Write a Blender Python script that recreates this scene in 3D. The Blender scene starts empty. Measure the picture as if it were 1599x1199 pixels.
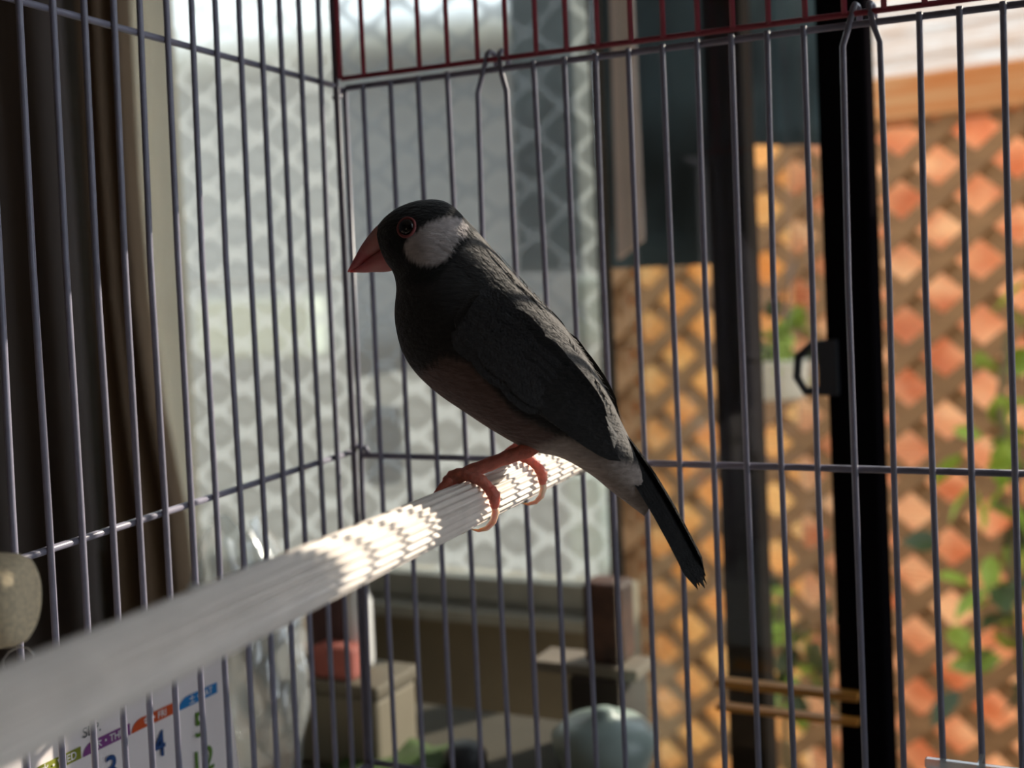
import bpy, bmesh, math, random
from mathutils import Vector, Matrix
from mathutils.bvhtree import BVHTree

random.seed(7)
S = bpy.context.scene
COL = S.collection
PI = math.pi

# ------------------------------------------------------------------ camera, sky, sun, exposure
cam_data = bpy.data.cameras.new('camera')
cam = bpy.data.objects.new('camera', cam_data)
COL.objects.link(cam)
cam.matrix_world = Matrix((
    (0.8938285, 0.0246775, 0.4477294, 0.2928086),
    (0.4461869, 0.0503313, -0.8935234, -0.4189967),
    (-0.0445847, 0.9984277, 0.0339768, 0.0685105),
    (0, 0, 0, 1)))
cam_data.sensor_width = 36
cam_data.lens = 45.03
cam_data.shift_x = 0.0083
cam_data.shift_y = -0.0654
cam_data.clip_start = 0.01
cam_data.clip_end = 100
cam_data.dof.use_dof = True
cam_data.dof.focus_distance = 0.352
cam_data.dof.aperture_fstop = 11.7
S.camera = cam

world = bpy.data.worlds.new('sky')
S.world = world
world.use_nodes = True
wn = world.node_tree.nodes
wn['Background'].inputs[0].default_value = (0.80, 0.90, 1.0, 1)
wn['Background'].inputs[1].default_value = 1.0

sun_data = bpy.data.lights.new('sun', 'SUN')
sun_data.energy = 2.8
sun_data.angle = math.radians(0.53)
sun_data.color = (1.0, 0.90, 0.75)
sun = bpy.data.objects.new('sun', sun_data)
COL.objects.link(sun)
SUN_DIR = Vector((0.429, 0.807, 0.407)).normalized()
sun.rotation_euler = SUN_DIR.to_track_quat('Z', 'Y').to_euler()
sun.location = (2, 3, 3)

S.view_settings.view_transform = 'Standard'
S.view_settings.look = 'None'
S.view_settings.gamma = 1
S.view_settings.use_curve_mapping = False
S.view_settings.exposure = 1.35


# ------------------------------------------------------------------ materials
def mat(name, color, rough=0.6, metal=0.0, noise=0.0, scale=60.0, stretch=(1, 1, 1), bump=0.0, bscale=None,
        spec=0.5, sheen=0.0, sss=0.0, vcol=False, color2=None, sss_r=0.004):
    m = bpy.data.materials.new(name)
    m.use_nodes = True
    nt = m.node_tree
    n, l = nt.nodes, nt.links
    b = n['Principled BSDF']
    b.inputs['Base Color'].default_value = (*color, 1)
    b.inputs['Roughness'].default_value = rough
    b.inputs['Metallic'].default_value = metal
    b.inputs['Specular IOR Level'].default_value = spec
    if sheen:
        b.inputs['Sheen Weight'].default_value = sheen
        b.inputs['Sheen Roughness'].default_value = 0.5
    if sss:
        b.inputs['Subsurface Weight'].default_value = sss
        b.inputs['Subsurface Radius'].default_value = (1.0, 0.35, 0.2)
        b.inputs['Subsurface Scale'].default_value = sss_r
    tc = n.new('ShaderNodeTexCoord')
    mp = n.new('ShaderNodeMapping')
    mp.inputs['Scale'].default_value = stretch
    l.new(tc.outputs['Object'], mp.inputs[0])
    if vcol or noise:
        nz = n.new('ShaderNodeTexNoise')
        nz.inputs['Scale'].default_value = scale
        nz.inputs['Detail'].default_value = 4
        l.new(mp.outputs[0], nz.inputs['Vector'])
        mx = n.new('ShaderNodeMix')
        mx.data_type = 'RGBA'
        if vcol:
            at = n.new('ShaderNodeAttribute')
            at.attribute_name = 'Col'
            mx.blend_type = 'MULTIPLY'
            rp = n.new('ShaderNodeMapRange')
            rp.inputs['From Min'].default_value = 0.3
            rp.inputs['From Max'].default_value = 0.7
            rp.inputs['To Min'].default_value = 1 - noise
            rp.inputs['To Max'].default_value = 1 + noise
            l.new(nz.outputs[0], rp.inputs[0])
            mx.inputs[0].default_value = 1
            l.new(at.outputs['Color'], mx.inputs[6])
            l.new(rp.outputs[0], mx.inputs[7])
        else:
            c2 = color2 or tuple(c * (1 - noise) for c in color)
            rp = n.new('ShaderNodeMapRange')
            rp.inputs['From Min'].default_value = 0.35
            rp.inputs['From Max'].default_value = 0.65
            l.new(nz.outputs[0], rp.inputs[0])
            l.new(rp.outputs[0], mx.inputs[0])
            mx.inputs[6].default_value = (*color, 1)
            mx.inputs[7].default_value = (*c2, 1)
        l.new(mx.outputs[2], b.inputs['Base Color'])
    if bump:
        nb = n.new('ShaderNodeTexNoise')
        nb.inputs['Scale'].default_value = bscale or scale
        nb.inputs['Detail'].default_value = 5
        l.new(mp.outputs[0], nb.inputs['Vector'])
        bp = n.new('ShaderNodeBump')
        bp.inputs['Strength'].default_value = bump
        bp.inputs['Distance'].default_value = 0.001
        l.new(nb.outputs[0], bp.inputs['Height'])
        l.new(bp.outputs[0], b.inputs['Normal'])
    return m


def mat_clear(name, tint=(1, 1, 1), gloss=0.06, rough=0.02, milk=0.0):
    """thin clear sheet: passes light straight through, reflects a little, optionally milky"""
    m = bpy.data.materials.new(name)
    m.use_nodes = True
    n, l = m.node_tree.nodes, m.node_tree.links
    n.remove(n['Principled BSDF'])
    out = n['Material Output']
    tr = n.new('ShaderNodeBsdfTransparent')
    tr.inputs[0].default_value = (*tint, 1)
    gl = n.new('ShaderNodeBsdfGlossy')
    gl.inputs['Roughness'].default_value = rough
    fr = n.new('ShaderNodeLayerWeight')
    pw = n.new('ShaderNodeMath')
    pw.operation = 'POWER'
    pw.inputs[1].default_value = 4
    l.new(fr.outputs['Facing'], pw.inputs[0])
    ad = n.new('ShaderNodeMath')
    ad.operation = 'MULTIPLY_ADD'
    ad.inputs[1].default_value = 0.6
    ad.inputs[2].default_value = gloss
    l.new(pw.outputs[0], ad.inputs[0])
    mx = n.new('ShaderNodeMixShader')
    l.new(ad.outputs[0], mx.inputs[0])
    last = tr
    if milk:
        tl = n.new('ShaderNodeBsdfTranslucent')
        tl.inputs[0].default_value = (0.9, 0.92, 0.92, 1)
        df = n.new('ShaderNodeBsdfDiffuse')
        df.inputs[0].default_value = (0.85, 0.88, 0.88, 1)
        m1 = n.new('ShaderNodeMixShader')
        m1.inputs[0].default_value = 0.5
        l.new(tl.outputs[0], m1.inputs[1])
        l.new(df.outputs[0], m1.inputs[2])
        m2 = n.new('ShaderNodeMixShader')
        m2.inputs[0].default_value = milk
        l.new(tr.outputs[0], m2.inputs[1])
        l.new(m1.outputs[0], m2.inputs[2])
        last = m2
    l.new(last.outputs[0], mx.inputs[1])
    l.new(gl.outputs[0], mx.inputs[2])
    l.new(mx.outputs[0], out.inputs[0])
    return m


def mat_frost():
    """frosted window film printed with an ogee lace pattern: milky lines, rough clear cells"""
    m = bpy.data.materials.new('frosted_film')
    m.use_nodes = True
    n, l = m.node_tree.nodes, m.node_tree.links
    n.remove(n['Principled BSDF'])
    out = n['Material Output']

    def math_(op, a, b=None, c=None):
        q = n.new('ShaderNodeMath')
        q.operation = op
        for i, v in enumerate((a, b, c)):
            if v is None:
                continue
            if isinstance(v, (int, float)):
                q.inputs[i].default_value = v
            else:
                l.new(v, q.inputs[i])
        return q.outputs[0]
    tc = n.new('ShaderNodeTexCoord')
    sp = n.new('ShaderNodeSeparateXYZ')
    l.new(tc.outputs['Object'], sp.inputs[0])
    px, pz = 0.056, 0.038
    kx = math_('COSINE', math_('MULTIPLY', sp.outputs[0], 2 * PI / px))
    kz = math_('COSINE', math_('MULTIPLY', sp.outputs[2], 2 * PI / pz))
    f = math_('ABSOLUTE', math_('ADD', kx, math_('MULTIPLY', kz, 0.86)))
    line = n.new('ShaderNodeMapRange')
    line.interpolation_type = 'SMOOTHSTEP'
    line.inputs['From Min'].default_value = 0.10
    line.inputs['From Max'].default_value = 0.65
    line.inputs['To Min'].default_value = 1.0
    line.inputs['To Max'].default_value = 0.0
    l.new(f, line.inputs[0])
    # small rosette in the middle of each cell
    dot = n.new('ShaderNodeMapRange')
    dot.interpolation_type = 'SMOOTHSTEP'
    dot.inputs['From Min'].default_value = 1.25
    dot.inputs['From Max'].default_value = 1.7
    l.new(f, dot.inputs[0])
    nz = n.new('ShaderNodeTexNoise')
    nz.inputs['Scale'].default_value = 260
    l.new(tc.outputs['Object'], nz.inputs['Vector'])
    ros = math_('MULTIPLY', math_('MULTIPLY', dot.outputs[0], nz.outputs[0]), 0.35)
    milk = math_('MINIMUM', math_('MULTIPLY_ADD', math_('MAXIMUM', line.outputs[0], ros), 0.40, 0.33), 1.0)
    tl = n.new('ShaderNodeBsdfTranslucent')
    tl.inputs[0].default_value = (0.43, 0.465, 0.48, 1)
    df = n.new('ShaderNodeBsdfDiffuse')
    df.inputs[0].default_value = (0.5, 0.52, 0.52, 1)
    mk = n.new('ShaderNodeMixShader')
    mk.inputs[0].default_value = 0.28
    l.new(tl.outputs[0], mk.inputs[1])
    l.new(df.outputs[0], mk.inputs[2])
    rf = n.new('ShaderNodeBsdfRefraction')
    rf.inputs['Roughness'].default_value = 0.58
    rf.inputs['IOR'].default_value = 1.03
    rf.inputs[0].default_value = (0.92, 0.92, 0.88, 1)
    mx = n.new('ShaderNodeMixShader')
    l.new(milk, mx.inputs[0])
    l.new(rf.outputs[0], mx.inputs[1])
    l.new(mk.outputs[0], mx.inputs[2])
    l.new(mx.outputs[0], out.inputs[0])
    return m


def mat_translucent(name, color, color2, scale, stretch, trans=0.6):
    m = bpy.data.materials.new(name)
    m.use_nodes = True
    n, l = m.node_tree.nodes, m.node_tree.links
    n.remove(n['Principled BSDF'])
    out = n['Material Output']
    tc = n.new('ShaderNodeTexCoord')
    mp = n.new('ShaderNodeMapping')
    mp.inputs['Scale'].default_value = stretch
    l.new(tc.outputs['Object'], mp.inputs[0])
    nz = n.new('ShaderNodeTexNoise')
    nz.inputs['Scale'].default_value = scale
    nz.inputs['Detail'].default_value = 4
    l.new(mp.outputs[0], nz.inputs['Vector'])
    rp = n.new('ShaderNodeMapRange')
    rp.inputs['From Min'].default_value = 0.36
    rp.inputs['From Max'].default_value = 0.64
    l.new(nz.outputs[0], rp.inputs[0])
    mx = n.new('ShaderNodeMix')
    mx.data_type = 'RGBA'
    l.new(rp.outputs[0], mx.inputs[0])
    mx.inputs[6].default_value = (*color, 1)
    mx.inputs[7].default_value = (*color2, 1)
    df = n.new('ShaderNodeBsdfDiffuse')
    tl = n.new('ShaderNodeBsdfTranslucent')
    l.new(mx.outputs[2], df.inputs[0])
    l.new(mx.outputs[2], tl.inputs[0])
    ms = n.new('ShaderNodeMixShader')
    ms.inputs[0].default_value = trans
    l.new(df.outputs[0], ms.inputs[1])
    l.new(tl.outputs[0], ms.inputs[2])
    l.new(ms.outputs[0], out.inputs[0])
    return m


M = {}
M['wire'] = mat('lilac_grey_wire', (0.27, 0.26, 0.335), 0.35, noise=0.12, scale=200)
M['red_wire'] = mat('dark_red_wire', (0.42, 0.06, 0.09), 0.35, noise=0.12, scale=200)
M['perch'] = mat('pale_plastic', (0.88, 0.79, 0.71), 0.38, noise=0.10, scale=120, bump=0.05, bscale=900)
M['speck'] = mat('dark_speck', (0.03, 0.02, 0.02), 0.8)
M['dowel'] = mat('raw_wood', (0.90, 0.74, 0.50), 0.95, noise=0.3, scale=160, stretch=(1, 8, 8), bump=0.2)
M['steel'] = mat('bright_wire', (0.8, 0.8, 0.78), 0.2, 1.0)
M['tray'] = mat('white_plastic', (0.7, 0.7, 0.68), 0.4, noise=0.05)
M['cup'] = mat_clear('clear_plastic', (0.93, 0.95, 0.95), 0.12, 0.06, 0.45)
M['body'] = mat('plumage', (0.1, 0.1, 0.1), 0.85, noise=0.22, scale=900, stretch=(0.35, 0.6, 1.0), vcol=True,
                bump=0.6, bscale=1100, spec=0.2, sheen=0.25)
M['flight'] = mat('flight_feather', (0.018, 0.017, 0.017), 0.6, noise=0.4, scale=700, stretch=(0.3, 1, 1),
                  bump=0.4, bscale=1500, spec=0.3, sheen=0.15)
M['covert'] = mat('covert_feather', (0.032, 0.031, 0.033), 0.7, noise=0.35, scale=700, bump=0.5, bscale=1500,
                  spec=0.25, sheen=0.25)
M['tail'] = mat('tail_feather', (0.010, 0.009, 0.009), 0.8, noise=0.4, scale=800, bump=0.4, bscale=1500, spec=0.3)
M['beak_upper'] = mat('beak_red', (0.50, 0.11, 0.12), 0.4, noise=0.25, scale=140, sss=0.3, color2=(0.56, 0.26, 0.23))
M['beak_lower'] = mat('beak_pink', (0.58, 0.13, 0.15), 0.4, noise=0.2, scale=140, sss=0.3, color2=(0.62, 0.24, 0.22))
M['eye'] = mat('dark_eye', (0.008, 0.005, 0.005), 0.08)
M['eye_ring'] = mat('eye_ring', (0.26, 0.065, 0.065), 0.6)
M['leg'] = mat('pink_leg', (0.78, 0.24, 0.17), 0.5, noise=0.25, scale=500, bump=0.5, bscale=900, sss=0.5, sss_r=0.003)
M['claw'] = mat('pale_claw', (0.90, 0.72, 0.52), 0.35, sss=0.7, sss_r=0.002)
M['wall'] = mat('plaster', (0.36, 0.33, 0.29), 0.9, noise=0.05, scale=8)
M['underwall'] = mat('olive_wall', (0.30, 0.255, 0.18), 0.9, noise=0.22, scale=14)
M['ceiling'] = mat('ceiling_paint', (0.70, 0.67, 0.62), 0.9)
M['floor'] = mat('wood_floor', (0.35, 0.24, 0.15), 0.5, noise=0.2, scale=6, stretch=(1, 8, 1))
M['frame_dark'] = mat('dark_bronze_aluminium', (0.006, 0.005, 0.006), 1.0, spec=0.0)
M['frame_brown'] = mat('brown_aluminium', (0.018, 0.015, 0.013), 1.0, spec=0.0)
M['frame_grey'] = mat('grey_sill', (0.46, 0.45, 0.38), 0.5, noise=0.15)
M['glass'] = mat_clear('window_glass', (0.96, 0.97, 0.96), 0.05)
M['frost'] = mat_frost()
M['jamb'] = mat('beige_jamb', (0.80, 0.76, 0.66), 0.8, noise=0.08)
M['liner'] = mat_translucent('beige_liner', (0.66, 0.62, 0.52), (0.58, 0.54, 0.45), 6, (6, 1, 0.4), 0.6)
M['curtain'] = mat('brown_curtain', (0.30, 0.21, 0.14), 0.95, noise=0.25, scale=5, stretch=(8, 1, 0.4))
M['curtain2'] = mat('black_curtain', (0.21, 0.18, 0.17), 0.95, noise=0.25, scale=5, stretch=(8, 1, 0.4))
M['fence'] = mat('fence_wood', (0.34, 0.18, 0.075), 0.7, noise=0.3, scale=20, stretch=(0.6, 1, 6))
M['fence_rail'] = mat('orange_fence_rail', (0.52, 0.15, 0.02), 0.6, noise=0.3, scale=14, stretch=(0.4, 1, 9), color2=(0.60, 0.30, 0.12))
M['reed'] = mat_translucent('reed_screen', (0.93, 0.76, 0.58), (0.76, 0.42, 0.26), 8, (1.0, 1, 1.6), 0.62)
M['reed_yellow'] = mat_translucent('reed_yellow', (0.94, 0.78, 0.52), (0.86, 0.58, 0.30), 7, (1.0, 1, 1.6), 0.62)
M['film_band'] = mat_translucent('film_band', (0.95, 0.95, 0.93), (0.9, 0.9, 0.9), 9, (1, 1, 1), 0.9)
M['siding'] = mat('white_siding', (0.70, 0.66, 0.60), 0.7, noise=0.25, scale=7, stretch=(0.5, 1, 9), color2=(0.50, 0.31, 0.19))
M['darkhouse'] = mat('dark_house_wall', (0.022, 0.024, 0.026), 0.8, noise=0.3, scale=4)
M['greyhouse'] = mat('grey_render', (0.26, 0.26, 0.26), 0.9, noise=0.15, scale=4)
M['plinth'] = mat('brown_plinth', (0.15, 0.13, 0.105), 0.9, noise=0.2, scale=4)
M['shade'] = mat_translucent('grey_shade_cloth', (0.014, 0.017, 0.020), (0.20, 0.26, 0.29), 6, (1, 1, 0.7), 0.5)
M['pinkpost'] = mat('pinkish_post', (0.78, 0.60, 0.53), 0.8, noise=0.12, scale=12)
M['ground'] = mat('yard_ground', (0.36, 0.26, 0.17), 0.95, noise=0.3, scale=6)
M['leaf'] = mat('green_leaf', (0.16, 0.26, 0.03), 0.5, noise=0.3, scale=30, color2=(0.34, 0.46, 0.05))
M['leaf_dark'] = mat('dark_leaf', (0.04, 0.07, 0.02), 0.5, noise=0.3, scale=30)
M['stem'] = mat('vine_stem', (0.14, 0.11, 0.05), 0.8)
M['pot'] = mat('white_pot', (0.72, 0.70, 0.62), 0.5, noise=0.08)
M['amber'] = mat('amber_reflection', (0.68, 0.29, 0.05), 0.5, noise=0.25, scale=30, stretch=(0.3, 1, 1))  # orange of a reflection on the window glass
M['sideboard'] = mat('olive_brown_wood', (0.050, 0.043, 0.026), 0.9, noise=0.25, scale=14, stretch=(1, 6, 1))
M['table'] = mat('table_wood', (0.30, 0.21, 0.14), 0.5, noise=0.25, scale=14, stretch=(1, 6, 1))
M['paper'] = mat('calendar_paper', (0.92, 0.83, 0.81), 0.8)
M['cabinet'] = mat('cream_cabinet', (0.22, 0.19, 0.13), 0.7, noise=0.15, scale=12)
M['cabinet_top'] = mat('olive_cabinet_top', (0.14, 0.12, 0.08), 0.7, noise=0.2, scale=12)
M['white'] = mat('white_enamel', (0.78, 0.78, 0.75), 0.4)
M['redblock'] = mat('salmon_sponge', (0.36, 0.10, 0.075), 0.8, noise=0.25, scale=80)
M['maroon'] = mat('maroon_box', (0.09, 0.04, 0.035), 0.7, noise=0.2)
M['brownbox'] = mat('brown_box', (0.10, 0.042, 0.026), 0.6, noise=0.7, scale=60)
M['darkbox'] = mat('dark_brown_box', (0.035, 0.022, 0.017), 0.8, noise=0.3, scale=22)
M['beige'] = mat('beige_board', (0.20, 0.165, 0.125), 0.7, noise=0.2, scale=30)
M['mint'] = mat('mint_glaze', (0.30, 0.37, 0.34), 0.35, noise=0.1)
M['mintboard'] = mat('mint_board', (0.74, 0.86, 0.78), 0.6, noise=0.1)
M['green'] = mat('green_cloth', (0.035, 0.075, 0.008), 0.9, noise=0.3)
M['blackknob'] = mat('black_rubber', (0.02, 0.022, 0.025), 0.5)
M['bag'] = mat_clear('plastic_film', (0.86, 0.90, 0.90), 0.16, 0.12, 0.30)
for k, c in dict(ink_blue=(0.02, 0.07, 0.22), ink_green=(0.10, 0.21, 0.02), ink_dark=(0.05, 0.05, 0.06),
                 bar_blue=(0.01, 0.20, 0.52), bar_orange=(0.66, 0.09, 0.015), bar_purple=(0.24, 0.06, 0.24),
                 bar_olive=(0.25, 0.27, 0.02), bar_magenta=(0.50, 0.03, 0.16), ink_white=(0.85, 0.82, 0.8)).items():
    M[k] = mat(k, c, 0.8)


# ------------------------------------------------------------------ mesh helpers
class MB:
    def __init__(self):
        self.v, self.f = [], []

    def box(self, lo, hi, bev=0.0):
        if bev:
            bm = bmesh.new()
            bmesh.ops.create_cube(bm, size=1)
            for q in bm.verts:
                q.co = Vector([(lo[i] + hi[i]) / 2 + q.co[i] * (hi[i] - lo[i]) for i in range(3)])
            bmesh.ops.bevel(bm, geom=bm.edges[:], offset=bev, segments=2, affect='EDGES', profile=0.6)
            self.bm(bm)
            return self
        o = len(self.v)
        self.v += [(x, y, z) for x in (lo[0], hi[0]) for y in (lo[1], hi[1]) for z in (lo[2], hi[2])]
        self.f += [tuple(o + i for i in q) for q in
                   ((0, 1, 3, 2), (4, 6, 7, 5), (0, 4, 5, 1), (2, 3, 7, 6), (0, 2, 6, 4), (1, 5, 7, 3))]
        return self

    def bm(self, bm):
        o = len(self.v)
        bm.verts.ensure_lookup_table()
        self.v += [tuple(q.co) for q in bm.verts]
        self.f += [tuple(o + q.index for q in f.verts) for f in bm.faces]
        bm.free()
        return self

    def tube(self, pts, r, seg=8, caps=True, flat=None):
        pts = [Vector(p) for p in pts]
        n = len(pts)
        rr = r if isinstance(r, (list, tuple)) else [r] * n
        o = len(self.v)
        t0 = (pts[1] - pts[0]).normalized()
        a = t0.orthogonal().normalized()
        for i in range(n):
            t = (pts[min(i + 1, n - 1)] - pts[max(i - 1, 0)]).normalized()
            a = (a - t * a.dot(t)).normalized()
            b = t.cross(a)
            for k in range(seg):
                w = 2 * PI * k / seg
                self.v.append(tuple(pts[i] + (a * math.cos(w) + b * math.sin(w)) * rr[i]))
        for i in range(n - 1):
            for k in range(seg):
                k2 = (k + 1) % seg
                self.f.append((o + i * seg + k, o + i * seg + k2, o + (i + 1) * seg + k2, o + (i + 1) * seg + k))
        if caps:
            self.f.append(tuple(o + k for k in range(seg))[::-1])
            self.f.append(tuple(o + (n - 1) * seg + k for k in range(seg)))
        return self

    def lathe(self, prof, c=(0, 0, 0), seg=24):
        o = len(self.v)
        for r, z in prof:
            for k in range(seg):
                w = 2 * PI * k / seg
                self.v.append((c[0] + r * math.cos(w), c[1] + r * math.sin(w), c[2] + z))
        for i in range(len(prof) - 1):
            for k in range(seg):
                k2 = (k + 1) % seg
                self.f.append((o + i * seg + k, o + i * seg + k2, o + (i + 1) * seg + k2, o + (i + 1) * seg + k))
        return self

    def grid(self, rows, closed=False):
        o = len(self.v)
        nr, nc = len(rows), len(rows[0])
        for r in rows:
            self.v += [tuple(p) for p in r]
        for i in range(nr - 1):
            for k in range(nc if closed else nc - 1):
                k2 = (k + 1) % nc
                self.f.append((o + i * nc + k, o + i * nc + k2, o + (i + 1) * nc + k2, o + (i + 1) * nc + k))
        return self

    def build(self, name, m, parent=None, smooth=False, loc=None):
        me = bpy.data.meshes.new(name)
        me.from_pydata(self.v, [], self.f)
        me.update()
        bm = bmesh.new()
        bm.from_mesh(me)
        bmesh.ops.recalc_face_normals(bm, faces=bm.faces)
        bm.to_mesh(me)
        bm.free()
        me.materials.append(m)
        if smooth:
            for p in me.polygons:
                p.use_smooth = True
        o = bpy.data.objects.new(name, me)
        COL.objects.link(o)
        o.parent = parent
        if loc:
            o.location = loc
        return o


def tag(o, label, cat, group=None):
    o['label'] = label
    o['category'] = cat
    if group:
        o['group'] = group
    return o


def thing(name, label, cat, loc=(0, 0, 0), rz=0, group=None):
    o = bpy.data.objects.new(name, None)
    o.empty_display_size = 0.02
    COL.objects.link(o)
    o.location = loc
    o.rotation_euler = (0, 0, rz)
    return tag(o, label, cat, group)


def struct(name, mb, m, parent=None, smooth=False):
    o = mb.build(name, m, parent, smooth)
    if parent is None:
        o['kind'] = 'structure'
    return o


def bevel(o, w, seg=2):
    b = o.modifiers.new('bevel', 'BEVEL')
    b.width = w
    b.segments = seg
    return o


# ------------------------------------------------------------------ the room
WY0, WY1 = 0.44, 0.56                    # window wall, inner and outer face
OX0, OX1, OZ0, OZ1 = -0.50, 0.565, -0.165, 0.425  # right and top edges, out of view, placed to trim the sunlight
struct('wall_window', MB().box((-1.6, WY0, OZ0), (OX0, WY0 + 0.02, 1.35)).box((OX1, WY0, -0.95), (1.65, WY1, 1.35))
       .box((OX0, WY0, OZ1), (OX1, WY1, 1.35)).box((0.25, WY0, -0.95), (OX1, WY1, 0.20)), M['wall'])  # the low right wall is unseen, added to shade calendar and boxes
struct('wall_below_window', MB().box((-1.6, WY0, -0.95), (-0.05, WY0 + 0.03, OZ0)), M['underwall'])
struct('wall_left', MB().box((-1.7, -2.6, -0.95), (-1.6, WY1, 1.35)), M['wall'])
struct('wall_right', MB().box((1.55, -2.6, -0.95), (1.65, WY0, -0.3)).box((1.55, -2.6, 1.2), (1.65, WY0, 1.35)).box((1.55, -2.6, -0.3), (1.65, -0.28, 1.2)).box((1.55, 0.40, -0.3), (1.65, WY0, 1.2)), M['wall'])  # unseen opening added to let sky light into the room
struct('wall_behind', MB().box((-1.7, -2.7, -0.95), (1.65, -2.6, 1.35)), M['wall'])
struct('ceiling', MB().box((-1.7, -2.7, 1.35), (1.65, WY1 + 0.25, 1.45)), M['ceiling'])
struct('floor', MB().box((-1.7, -2.7, -1.0), (1.65, WY1, -0.95)), M['floor'])
# stepped grey sill rails under the panes
w = struct('trim_1', MB().box((-0.5, 0.425, -0.176), (-0.05, 0.44, -0.160)).box((-0.5, 0.410, -0.190), (-0.05, 0.44, -0.182))
           .box((-0.5, 0.43, -0.182), (-0.05, 0.44, -0.176)), M['frame_grey'])

# window_1: frosted pane with its brown stiles
w1 = thing('window_1', '', '')
del w1['label'], w1['category']
w1['kind'] = 'structure'
FX0, FX1 = OX0, (-0.06039, 0.45000, -0.01585)[0]
MB().box((FX0, 0.452, OZ0), (FX1, 0.457, OZ1)).build('glass_pane', M['glass'], w1)
MB().grid([[(FX0, 0.4505, OZ0), (FX1, 0.4505, OZ0)], [(FX0, 0.4505, OZ1), (FX1, 0.4505, OZ1)]]).build('frosted_film', M['frost'], w1)
bevel(MB().box((FX1, 0.44, -0.95), (FX1 + 0.005, 0.458, OZ1)).build('stile', M['frame_brown'], w1), 0.001)
MB().box((OX0, 0.446, (-0.35675, 0.44600, 0.07186)[2] - 0.0025), ((-0.26864, 0.44600, 0.06854)[0], 0.4495, (-0.35675, 0.44600, 0.07186)[2] + 0.0025)).build('glazing_bar', M['film_band'], w1)
# window_2: clear pane between the brown stile and the frosted sash
w2 = thing('window_2', '', '')
del w2['label'], w2['category']
w2['kind'] = 'structure'
SX0, SX1 = (0.01474, 0.47000, -0.01789)[0], (0.04292, 0.47000, -0.01793)[0]
MB().box((FX1 + 0.005, 0.485, -0.93), (SX0, 0.489, OZ1)).build('glass_pane', M['glass'], w2)
bevel(MB().box((SX0, 0.47, -0.95), (SX1, 0.50, OZ1)).build('stile', M['frame_brown'], w2), 0.002)
bevel(MB().box((FX1 + 0.005, 0.475, -0.95), (SX0, 0.495, -0.92)).build('bottom_rail', M['frame_grey'], w2), 0.002)
# door_1: inner sliding sash with the near-black stile, its pane and latch
d1 = thing('door_1', '', '')
del d1['label'], d1['category']
d1['kind'] = 'structure'
BX0, BX1 = (0.15194, 0.21500, 0.00682)[0], (0.17598, 0.21500, 0.00680)[0]
bevel(MB().box((BX0, 0.215, -0.95), (BX1, 0.235, 1.35)).build('stile', M['frame_dark'], d1), 0.002)
MB().box((SX1 - 0.012, 0.224, -0.3), (BX0, 0.227, 1.35)).build('glass_pane', M['glass'], d1)
lx, ly, lz = (0.14530, 0.21500, 0.01479)
lt = MB()
lt.tube([(BX0 + 0.002, 0.212, lz + 0.011), (lx + 0.001, 0.210, lz + 0.012), (lx - 0.006, 0.210, lz + 0.006),
         (lx - 0.007, 0.210, lz - 0.004), (lx - 0.003, 0.210, lz - 0.011), (BX0 + 0.002, 0.212, lz - 0.010)], 0.0022, 8)
lt.box((BX0 - 0.003, 0.209, lz - 0.013), (BX0 + 0.006, 0.2155, lz + 0.014))
lt.build('latch', M['blackknob'], d1)
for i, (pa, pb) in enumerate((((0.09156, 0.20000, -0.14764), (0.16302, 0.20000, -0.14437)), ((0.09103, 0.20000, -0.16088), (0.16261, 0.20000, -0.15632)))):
    MB().box((pa[0], 0.206, pb[2] - 0.0035), (pb[0], 0.213, pa[2] + 0.0035)).build('reflection_bar', M['amber'], d1)  # orange bars in place of a reflection on the window glass

# ------------------------------------------------------------------ outdoors
struct('ground', MB().box((-6, WY1, -1.15), (6, 9, -1.0)), M['ground'])
FD, FN = Vector((0.97335508, -0.23253832, 0)), Vector((0.23253832, 0.97335508, 0))
FRZ = math.atan2(FD.y, FD.x)
F0 = Vector((0.0098, 1.6828, 0))
fence = thing('lattice_fence', 'brown wooden lattice fence with an orange top rail outside the window', 'fence', F0, FRZ)
GX, GZ = 0.122, 0.100                    # width and height of one diamond opening
FX_0, FX_1, FZ_0, FZ_1 = -0.66, 0.55, -1.0, 0.285
PH = 0.206


def slat(sgn, c, y):
    # strip along x/GX + sgn*z/GZ = c, clipped to the fence rectangle
    pts = []
    z = lambda x: PH + sgn * (c - x / GX) * GZ
    xs = [FX_0, FX_1] + [GX * (c - sgn * (zz - PH) / GZ) for zz in (FZ_0, FZ_1)]
    for x in xs:
        if FX_0 - 1e-6 <= x <= FX_1 + 1e-6 and FZ_0 - 1e-6 <= z(x) <= FZ_1 + 1e-6:
            pts.append(Vector((x, 0, z(x))))
    if len(pts) < 2:
        return
    pts.sort(key=lambda p: p.x)
    a, b = pts[0], pts[-1]
    if (b - a).length < 0.06:
        return
    d = (b - a).normalized()
    nrm = Vector((-d.z, 0, d.x)) * 0.0132
    mb = MB()
    q = [a + nrm, a - nrm, b - nrm, b + nrm]
    mb.v = [tuple(p + Vector((0, y, 0))) for p in q] + [tuple(p + Vector((0, y + 0.008, 0))) for p in q]
    mb.f = [(0, 1, 2, 3), (4, 7, 6, 5), (0, 4, 5, 1), (1, 5, 6, 2), (2, 6, 7, 3), (3, 7, 4, 0)]
    mb.build('slat', M['fence'], fence)


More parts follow.
